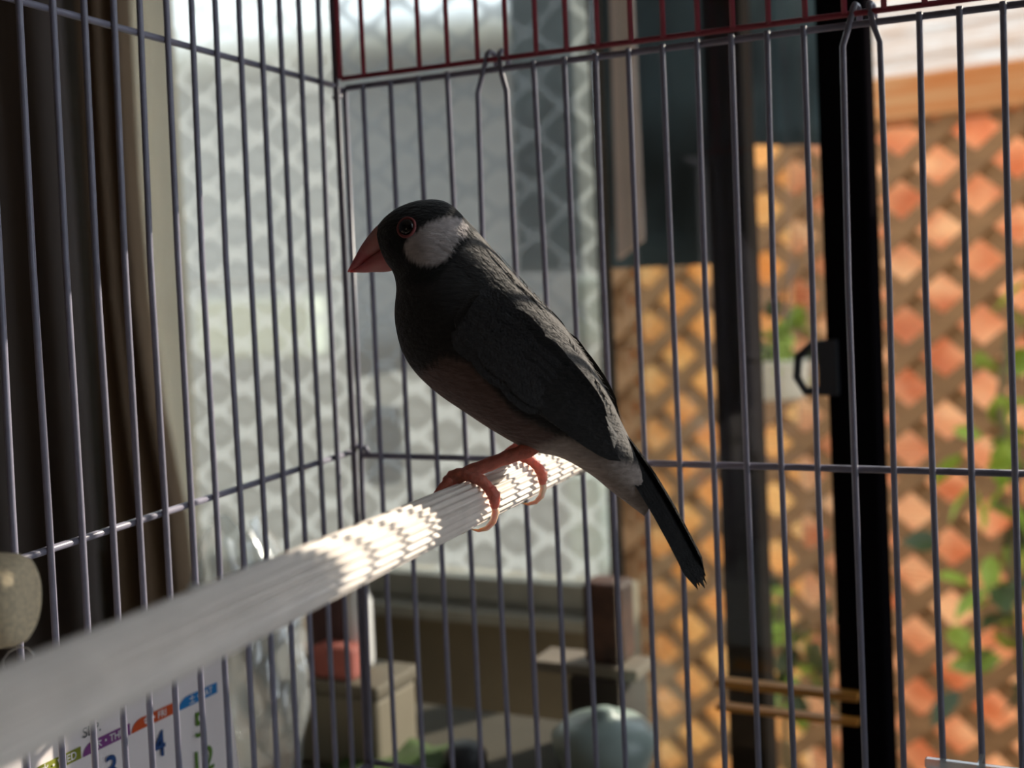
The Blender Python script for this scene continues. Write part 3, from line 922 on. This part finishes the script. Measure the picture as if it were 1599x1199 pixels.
# ------------------------------------------------------------------ wooden dowel and feeder cup
da, db = Vector((0.08112, -0.22533, 0.00435)), Vector((0.01278, -0.25952, 0.00587))
db = da + (db - da) * ((LX + 0.0048 - da.x) / (db.x - da.x))
dw = thing('wooden_dowel', 'stubby raw wood dowel end poking in at the left edge', 'perch', db)
ax = (da - db)
L = ax.length
ax.normalize()
u_ = ax.orthogonal().normalized()
prof = [(0.0, 0.0096), (L - 0.006, 0.0099), (L - 0.0028, 0.0096), (L - 0.0010, 0.0088), (L, 0.0072), (L + 0.0003, 0.0)]
MB().tube([ax * s for s, r in prof], [max(r, 0.0001) for s, r in prof], 32).build('dowel', M['dowel'], dw, True)
lp = [(0.06488, -0.21744, -0.01551), (0.06378, -0.21793, -0.01375), (0.06381, -0.21786, -0.01232), (0.06500, -0.21720, -0.01067), (0.06707, -0.21612, -0.00964), (0.06884, -0.21525, -0.01001), (0.06983, -0.21479, -0.01120), (0.06978, -0.21491, -0.01348)]
MB().tube([Vector(p) - db for p in lp], 0.00016, 6).build('wire_loop', M['steel'], dw, True)

cup = thing('plastic_guard', 'clear plastic guard plate clipped inside the bars at the bottom right corner', 'guard', (0.2288, -0.012, -0.150))
MB().box((0.0, -0.0012, 0.0), (0.060, 0.0003, 0.0602), 0.0004).build('plate', M['cup'], cup)
MB().box((-0.0004, -0.0020, 0.0600), (0.0604, 0.0010, 0.0628), 0.0006).build('lip', M['cup'], cup)
MB().box((0.0146, -0.0016, 0.030), (0.0160, 0.0110, 0.0625), 0.0003).build('clip', M['cup'], cup)

# ------------------------------------------------------------------ the bird (local mm: h forward-to-back, z up, lateral towards the near side)
BO = Vector((0.12849188, -0.10229456, 0.00729745))
BASE = 6.0
CAMP = Vector((0.29280856, -0.41899669, 0.06851046))
KB = 0.965
BW = CAMP + (BO + Vector((0, 0, BASE / 1000)) - CAMP) * KB
bird = thing('java_sparrow', 'grey black-capped finch with white cheek and red beak on the perch', 'bird', BW, math.atan2(0.17036608, 0.98538084))
bird.scale = (KB, KB, KB)


def B(h, z, lat=0.0):
    return Vector((h / 1000, -lat / 1000, (z - BASE) / 1000))


def catmull(A, K):
    out = []
    n = len(A)
    for i in range(n - 1):
        p0, p1, p2, p3 = A[max(i - 1, 0)], A[i], A[i + 1], A[min(i + 2, n - 1)]
        for k in range(K):
            t = k / K
            out.append([.5 * (2 * b + (-a + c) * t + (2 * a - 5 * b + 4 * c - d) * t * t + (-a + 3 * b - 3 * c + d) * t ** 3)
                        for a, b, c, d in zip(p0, p1, p2, p3)])
    out.append(list(A[-1]))
    return out


def loft(sec, K, M_, wob=0.0):
    rows = []
    for ht, zt, hb, zb, w in catmull(sec, K):
        r = []
        for k in range(M_):
            a = 2 * PI * k / M_
            c, s = math.cos(a), math.sin(a)
            r.append(B((ht + hb) / 2 + (ht - hb) / 2 * c, (zt + zb) / 2 + (zt - zb) / 2 * c, w * s))
        rows.append(r)
    return rows


SEC = [[-30.09, 76.92, -26.3, 63.33, 6.2], [-27.23, 79.34, -25.56, 62.36, 7.8], [-22.84, 81.65, -25.23, 61.26, 9.2],
       [-16.6, 82.91, -24.93, 59.12, 10.2], [-9.8, 81.74, -25.05, 55.91, 11.2], [-3.21, 75.04, -25.89, 51.01, 13.2],
       [2.5, 68.08, -25.68, 46.38, 15.0], [8.02, 61.23, -24.2, 40.57, 16.5], [14.62, 54.07, -20.49, 34.3, 17.6],
       [20.69, 47.52, -14.21, 28.36, 17.8], [25.97, 40.35, -6.14, 22.78, 17.0], [30.36, 33.25, 2.87, 16.89, 15.4],
       [34.18, 25.87, 11.79, 12.12, 13.0], [37.1, 19.25, 20.03, 10.23, 10.5], [39.74, 13.66, 27.66, 5.95, 8.0],
       [41.91, 8.46, 34.07, 0.66, 5.6], [43.88, 3.63, 39.46, -3.56, 3.6], [45.82, -0.83, 42.49, -6.03, 1.8]]
rows = loft(SEC, 9, 128)
mb = MB().grid(rows, True)
n_ = len(rows)
mb.f += [tuple(range(128))[::-1], tuple(range((n_ - 1) * 128, n_ * 128))]
body = mb.build('body', M['body'], bird, True)

CHEEK = [(-19.09, 69.59), (-17.89, 72.05), (-15.6, 73.2), (-14.4, 74.6), (-10.61, 76.6), (-7.72, 77.6), (-4.9, 76.7), (-3.3, 74.77),
         (-3.0, 72.39), (-4.5, 70.21), (-5.57, 67.78), (-6.64, 65.41), (-9.3, 64.46), (-12.58, 64.08), (-15.44, 65.05), (-17.66, 66.37), (-18.9, 67.9)]


def sdist(p, poly):
    x, y = p
    ins = False
    d = 1e9
    for i in range(len(poly)):
        (x1, y1), (x2, y2) = poly[i - 1], poly[i]
        if (y1 > y) != (y2 > y) and x < (x2 - x1) * (y - y1) / (y2 - y1) + x1:
            ins = not ins
        ex, ey = x2 - x1, y2 - y1
        t = max(0, min(1, ((x - x1) * ex + (y - y1) * ey) / (ex * ex + ey * ey + 1e-12)))
        d = min(d, math.hypot(x - x1 - t * ex, y - y1 - t * ey))
    return -d if ins else d


def lerpc(a, b, t):
    t = max(0.0, min(1.0, t))
    t = t * t * (3 - 2 * t)
    return [x + (y - x) * t for x, y in zip(a, b)]


def interp(x, pts):
    if x <= pts[0][0]:
        return pts[0][1]
    for (a, b), (c, d) in zip(pts, pts[1:]):
        if x <= c:
            return b + (d - b) * (x - a) / (c - a)
    return pts[-1][1]


BLACK, GREY, BELLY, VENT, WHITE = (0.006, 0.006, 0.006), (0.024, 0.023, 0.023), (0.125, 0.080, 0.070), (0.34, 0.28, 0.25), (0.50, 0.445, 0.435)
GREY_SUNLIT = (0.115, 0.105, 0.098)
THROAT = [(-27, 59), (-22, 58), (-17, 58.5), (-9, 59.5), (-5, 64.5), (-2.6, 69.5), (-1.4, 73.5), (0, 90)]
BELLYL = [(-26, 32), (-17.7, 34.5), (-7.2, 40.5), (0, 38.5), (6.6, 31.5), (11.3, 25), (20.8, 19), (30, 14), (40, 8)]
VENTL = [(4, 10), (14.9, 14.0), (23.8, 17.5), (31, 15), (36.5, 11), (50, 4)]
col = body.data.color_attributes.new('Col', 'FLOAT_COLOR', 'POINT')
for i, v in enumerate(body.data.vertices):
    hh, zz, lat = v.co.x * 1000, v.co.z * 1000 + BASE, abs(v.co.y * 1000)
    j = 0.5 * math.sin(hh * 3.1 + zz * 2.3) * math.sin(zz * 3.7 - hh)
    c = GREY
    # paler nape and upper back: their sunlit look is put into the colour
    s = (zz - interp(hh, [(-3, 66), (8, 57), (18, 45), (28, 31), (38, 10)])) / 4.0
    if hh > -5:
        c = lerpc(c, GREY_SUNLIT, s)
    c = lerpc(c, BELLY, (interp(hh, BELLYL) - zz + j) / 3.0 + 0.3)
    if hh > 4:
        c = lerpc(c, VENT, min((interp(hh, VENTL) - zz + j) / 3.0 + 0.4, (hh - 8) / 14))
    c = lerpc(c, BLACK, (zz - interp(hh, THROAT) + j) / 2.2 + 0.4)
    if lat > 1.5 and hh < 2:
        c = lerpc(c, WHITE, (-sdist((hh, zz), CHEEK) + 0.6 * j) / 0.9 + 0.5)
    col.data[i].color = (*c, 1)

# shell of short contour feathers over nape, back and flanks
vs = [v.co.copy() for v in body.data.vertices]
bvh = BVHTree.FromPolygons(vs, [tuple(p.vertices) for p in body.data.polygons])


def surf(h, z, side=1, off=0.0):
    """point on the bird's side at (h, z), lifted off the skin"""
    o_ = B(h, z, 40 * side)
    hit = bvh.ray_cast(o_, Vector((0, side, 0)))
    if hit[0] is None:
        near = bvh.find_nearest(B(h, z, 3 * side))
        p, nrm = near[0], near[1]
        p = Vector((h / 1000, p.y, (z - BASE) / 1000))
    else:
        p, nrm = hit[0], hit[1]
    if nrm.y * side > 0:
        nrm = -nrm
    return p + Vector((0, -side, 0)) * off / 1000 * 0.5 + nrm * off / 1000 * 0.5


def blade(mb, pts, w, n=8, ridge=0.12, tip=0.55, side=1, nrm=None):
    """feather vane along the points: pointed oval, slightly roofed along the shaft"""
    P = [Vector(p) for p in pts]
    o_ = len(mb.v)
    m_ = len(P)
    for i, p in enumerate(P):
        t = (P[min(i + 1, m_ - 1)] - P[max(i - 1, 0)]).normalized()
        nn = nrm or Vector((0, -side, 0.25)).normalized()
        b = t.cross(nn).normalized()
        s = i / (m_ - 1)
        ww = w / 1000 * min(1, 0.55 + s * 1.5) * (1 if s < tip else max(0.04, math.sqrt(max(0, 1 - ((s - tip) / (1 - tip)) ** 2))))
        for e, q in ((-1, 0), (0, ridge), (1, 0)):
            mb.v.append(tuple(p + b * ww * e + nn * q / 1000))
    for i in range(m_ - 1):
        for e in (0, 1):
            mb.f.append((o_ + i * 3 + e, o_ + i * 3 + e + 1, o_ + i * 3 + e + 4, o_ + i * 3 + e + 3))
    return mb


LOW = [(-4.6, 52.0), (-2.46, 42.56), (2.63, 37.0), (9.92, 29.8), (18.03, 22.6), (25.66, 16.6), (33.28, 11.4), (38.2, 9.0)]
UPP = [(-2.7, 57), (6.5, 56.5), (14.0, 50.5), (21.0, 43.0), (26.5, 36.0), (31.0, 29.0), (35.0, 21.5), (39.2, 12.5)]


def wpt(s, t, side, off):
    s = max(0, min(0.9999, s)) * 7
    i = int(s)
    f = s - i
    a = Vector(LOW[i]).lerp(Vector(LOW[i + 1]), f)
    b = Vector(UPP[i]).lerp(Vector(UPP[i + 1]), f)
    q = a.lerp(b, t)
    return surf(q.x, q.y, side, off)


for side in (1, -1):
    rows = []
    for i in range(25):
        s = i / 24 * 0.93
        r = []
        for k in range(15):
            t = k / 14
            edge_ = min(1.0, 6 * min(t + 0.02, 1.02 - t), 5 * (s + 0.03), 1)
            r.append(wpt(s, 0.02 + 0.96 * t, side, -0.55 + 1.45 * edge_))
        rows.append(r)
    wg = MB().grid(rows).build('wing', M['covert'], bird, True)
    so = wg.modifiers.new('solid', 'SOLIDIFY')
    so.thickness = 0.0004
    # long flight feathers: inner ones along the back, outer ones along the lower edge
    for i in range(7):
        t0, t1 = 0.88 - i * 0.10, 0.93 - i * 0.125
        s0, s1 = 0.34 + 0.015 * i, 0.84 + 0.024 * i
        pts = [wpt(s0 + (s1 - s0) * k / 9, t0 + (t1 - t0) * k / 9, side, 1.35 - 0.07 * i) for k in range(10)]
        blade(MB(), pts, 2.1, side=side).build('flight_feather', M['flight'], wg, True)
    # coverts, three overlapping rows
    for row, (sa, ln, cnt, w_) in enumerate(((0.40, 0.17, 7, 2.4), (0.25, 0.18, 7, 2.4), (0.10, 0.18, 6, 2.5))):
        for i in range(cnt):
            t = 0.10 + 0.80 * i / (cnt - 1)
            pts = [wpt(sa + ln * k / 6, t, side, 1.25 + 0.16 * row - 0.3 * k / 6 + 0.02 * (i % 2)) for k in range(7)]
            blade(MB(), pts, w_, side=side).build('covert_feather', M['covert'], wg, True)

# fine contour feathers on nape, mantle and breast: tiny overlapping scales
mb = MB()
for i in range(1500):
    u = random.random()
    z_ = random.uniform(20, 72)
    for side in (1, -1):
        if u < 0.72:
            t = random.random()
            hb_ = -4 + 41 * t
            zb_ = interp(hb_, [(-4, 76), (2, 69.5), (9, 61.5), (17, 52.5), (25, 42.5), (32, 31), (37.5, 19)])
            k = random.random() ** 1.4 * 7
            hh, zz = hb_ - 0.75 * k - 0.3, zb_ - 0.66 * k - 0.3
            d_ = (0.62, -0.78)
        else:
            hh, zz = random.uniform(-24, -6), random.uniform(38, 56)
            d_ = (0.25, -0.97)
        p0 = surf(hh, zz, side, 0.0)
        p1 = surf(hh + d_[0] * 1.4, zz + d_[1] * 1.4, side, 0.12)
        p2 = surf(hh + d_[0] * 2.7, zz + d_[1] * 2.7, side, 0.20)
        if (p2 - p0).length < 0.006:
            hit = bvh.find_nearest(p0)
            blade(mb, [p0, p1, p2], 0.42, ridge=0.03, tip=0.3, nrm=hit[1])
cf = mb.build('contour_feathers', M['body'], bird, True)
cf['kind'] = 'stuff'
ca = cf.data.color_attributes.new('Col', 'FLOAT_COLOR', 'POINT')
for i, v in enumerate(cf.data.vertices):
    hit = bvh.find_nearest(v.co)
    vi = body.data.polygons[hit[2]].vertices[0]
    ca.data[i].color = col.data[vi].color

# beak
UB = [(-28.6, 77.0, -25.4, 69.0, 5.6), (-30.4, 76.6, -27.6, 69.8, 5.3), (-33.3, 73.9, -30.8, 68.3, 4.4), (-36.0, 70.9, -33.7, 66.9, 3.2), (-38.6, 67.3, -36.8, 64.7, 1.7), (-40.2, 64.9, -39.4, 64.0, 0.8), (-40.9, 63.9, -40.7, 63.5, 0.15)]
LB = [(-25.0, 70.4, -25.2, 63.9, 5.4), (-27.9, 70.6, -27.0, 63.4, 5.1), (-30.8, 69.2, -29.7, 63.1, 4.1), (-33.6, 67.6, -32.6, 63.2, 2.95), (-36.5, 65.7, -35.8, 63.2, 1.65), (-38.4, 64.6, -38.2, 63.35, 0.8), (-40.1, 63.9, -40.0, 63.4, 0.3)]
for nm, sec, m_ in (('upper_beak', UB, 'beak_upper'), ('lower_beak', LB, 'beak_lower')):
    rows = loft(sec, 5, 32)
    mb = MB().grid(rows, True)
    n_ = len(rows)
    mb.f += [tuple(range(32))[::-1], tuple(range((n_ - 1) * 32, n_ * 32))]
    mb.build(nm, M[m_], bird, True)

# eyes with their red rings
for side in (1, -1):
    c0 = surf(-18.45, 75.0, side, 0)
    q = bmesh.new()
    bmesh.ops.create_uvsphere(q, u_segments=24, v_segments=16, radius=0.0023)
    for v in q.verts:
        v.co = Vector((v.co.x, v.co.y * 0.65, v.co.z)) + c0
    ey = MB().bm(q).build('eye', M['eye'], bird, True)
    mb = MB()
    ring = [surf(-18.45 + 2.55 * math.cos(a), 75.0 + 2.55 * math.sin(a), side, 0.25) for a in [k * 2 * PI / 28 for k in range(29)]]
    mb.tube(ring, 0.00042, 8, False).build('eye_ring', M['eye_ring'], ey, True)

# tail: a folded stack of narrow black feathers
for i in range(10):
    l0 = -4.5 + i
    dn = abs(l0)
    root = (35.0 + 0.9 * (4.5 - dn) * 0.6, 15.0 + (4.5 - dn) * 0.5)
    tipp = (58.6 - dn * 0.42, -21.6 - dn * 0.70)
    if i in (2, 7):
        tipp = (tipp[0] + 0.8, tipp[1] - 1.4)
    pts = [B(root[0] + (tipp[0] - root[0]) * k / 9 + 0.9 * math.sin(PI * k / 9), root[1] + (tipp[1] - root[1]) * k / 9 + 0.5 * math.sin(PI * k / 9), l0 * (0.55 + 0.25 * k / 9)) for k in range(10)]
    blade(MB(), pts, 1.9, tip=0.9, nrm=Vector((0.80, -0.75 * (1 if l0 > 0 else -1), 0.5)).normalized()).build('tail_feather', M['tail'], bird, True)


# legs: tarsus, three front toes, hind toe curled round the perch, claws (placed on the real perch, then into bird space)
HX, HY = Vector((0.98538084, 0.17036608, 0)), Vector((-0.17036608, 0.98538084, 0))


def LB_(h, z, lat):
    p = BO + (HX * h - HY * lat + Vector((0, 0, z))) / 1000 - BW
    return Vector((p.dot(HX), p.dot(HY), p.z)) / KB


def on_perch(ang, lat, r):
    a = math.radians(ang)
    return LB_(r * math.cos(a), r * math.sin(a) + lat * 0.0417, lat)


def limb(nodes, name, m, parent, seg=14, knob=0.06):
    """smooth tapering limb with scaly ripples and rounded ends"""
    C_ = catmull([[*p, r] for p, r in nodes], 6)
    pts = [Vector(c[:3]) for c in C_]
    rad = [c[3] / 1000 * (1 + knob * math.sin(i * 1.9)) for i, c in enumerate(C_)]
    d0, d1 = (pts[0] - pts[1]).normalized(), (pts[-1] - pts[-2]).normalized()
    pts = [pts[0] + d0 * rad[0] * 0.8] + pts + [pts[-1] + d1 * rad[-1] * 0.45, pts[-1] + d1 * rad[-1] * 0.8]
    rad = [rad[0] * 0.4] + rad + [rad[-1] * 0.8, rad[-1] * 0.3]
    return MB().tube(pts, rad, seg).build(name, m, parent, True)


for side, latf in ((1, 24.0), (-1, -24.0)):
    if side > 0:
        hip, knee, ank = LB_(23.0, 20.0, 16.0), LB_(17.2, 15.4, 18.0), LB_(1.0, 9.6, 23.2)
    else:
        hip, knee, ank = LB_(18.0, 17.0, -2.0), LB_(13.5, 13.5, -8.0), LB_(1.0, 9.4, -23.2)
    foot = on_perch(128, latf, 7.9)
    lg = limb([(hip, 2.0), (knee, 2.2), (knee.lerp(ank, 0.5), 1.9), (ank, 2.0), (foot, 1.7)], 'leg', M['leg'], bird)
    for dl, a1 in ((-4.2, 205), (0.3, 215), (4.2, 205)):
        limb([(on_perch(118, latf + dl * 0.1, 7.9), 1.5)] + [(on_perch(128 + (a1 - 128) * f, latf + dl * min(1, f * 1.4), 7.5), r) for f, r in ((0.3, 1.35), (0.6, 1.25), (0.8, 1.15), (1.0, 0.95))], 'toe', M['leg'], lg)
        cl = [on_perch(a1 + a, latf + dl, r) for a, r in ((-3, 7.4), (12, 7.9), (28, 7.9), (44, 7.4), (58, 6.6))]
        MB().tube(cl, [0.0009, 0.0008, 0.0006, 0.0004, 0.0001], 8).build('claw', M['claw'], lg, True)
    limb([(on_perch(118, latf, 8.4), 1.7), (on_perch(94, latf, 8.2), 1.8), (on_perch(64, latf - 0.2, 7.9), 1.75), (on_perch(40, latf - 0.4, 7.7), 1.45), (on_perch(18, latf - 0.5, 7.95), 1.75), (on_perch(-2, latf - 0.7, 7.6), 1.2)], 'toe', M['leg'], lg)
    cl = [on_perch(a, latf - 0.8, r) for a, r in ((2, 7.5), (-14, 8.0), (-32, 8.2), (-50, 8.0), (-68, 7.3), (-84, 6.5))]
    MB().tube(cl, [0.0011, 0.00105, 0.0009, 0.0007, 0.00045, 0.0001], 10).build('claw', M['claw'], lg, True)
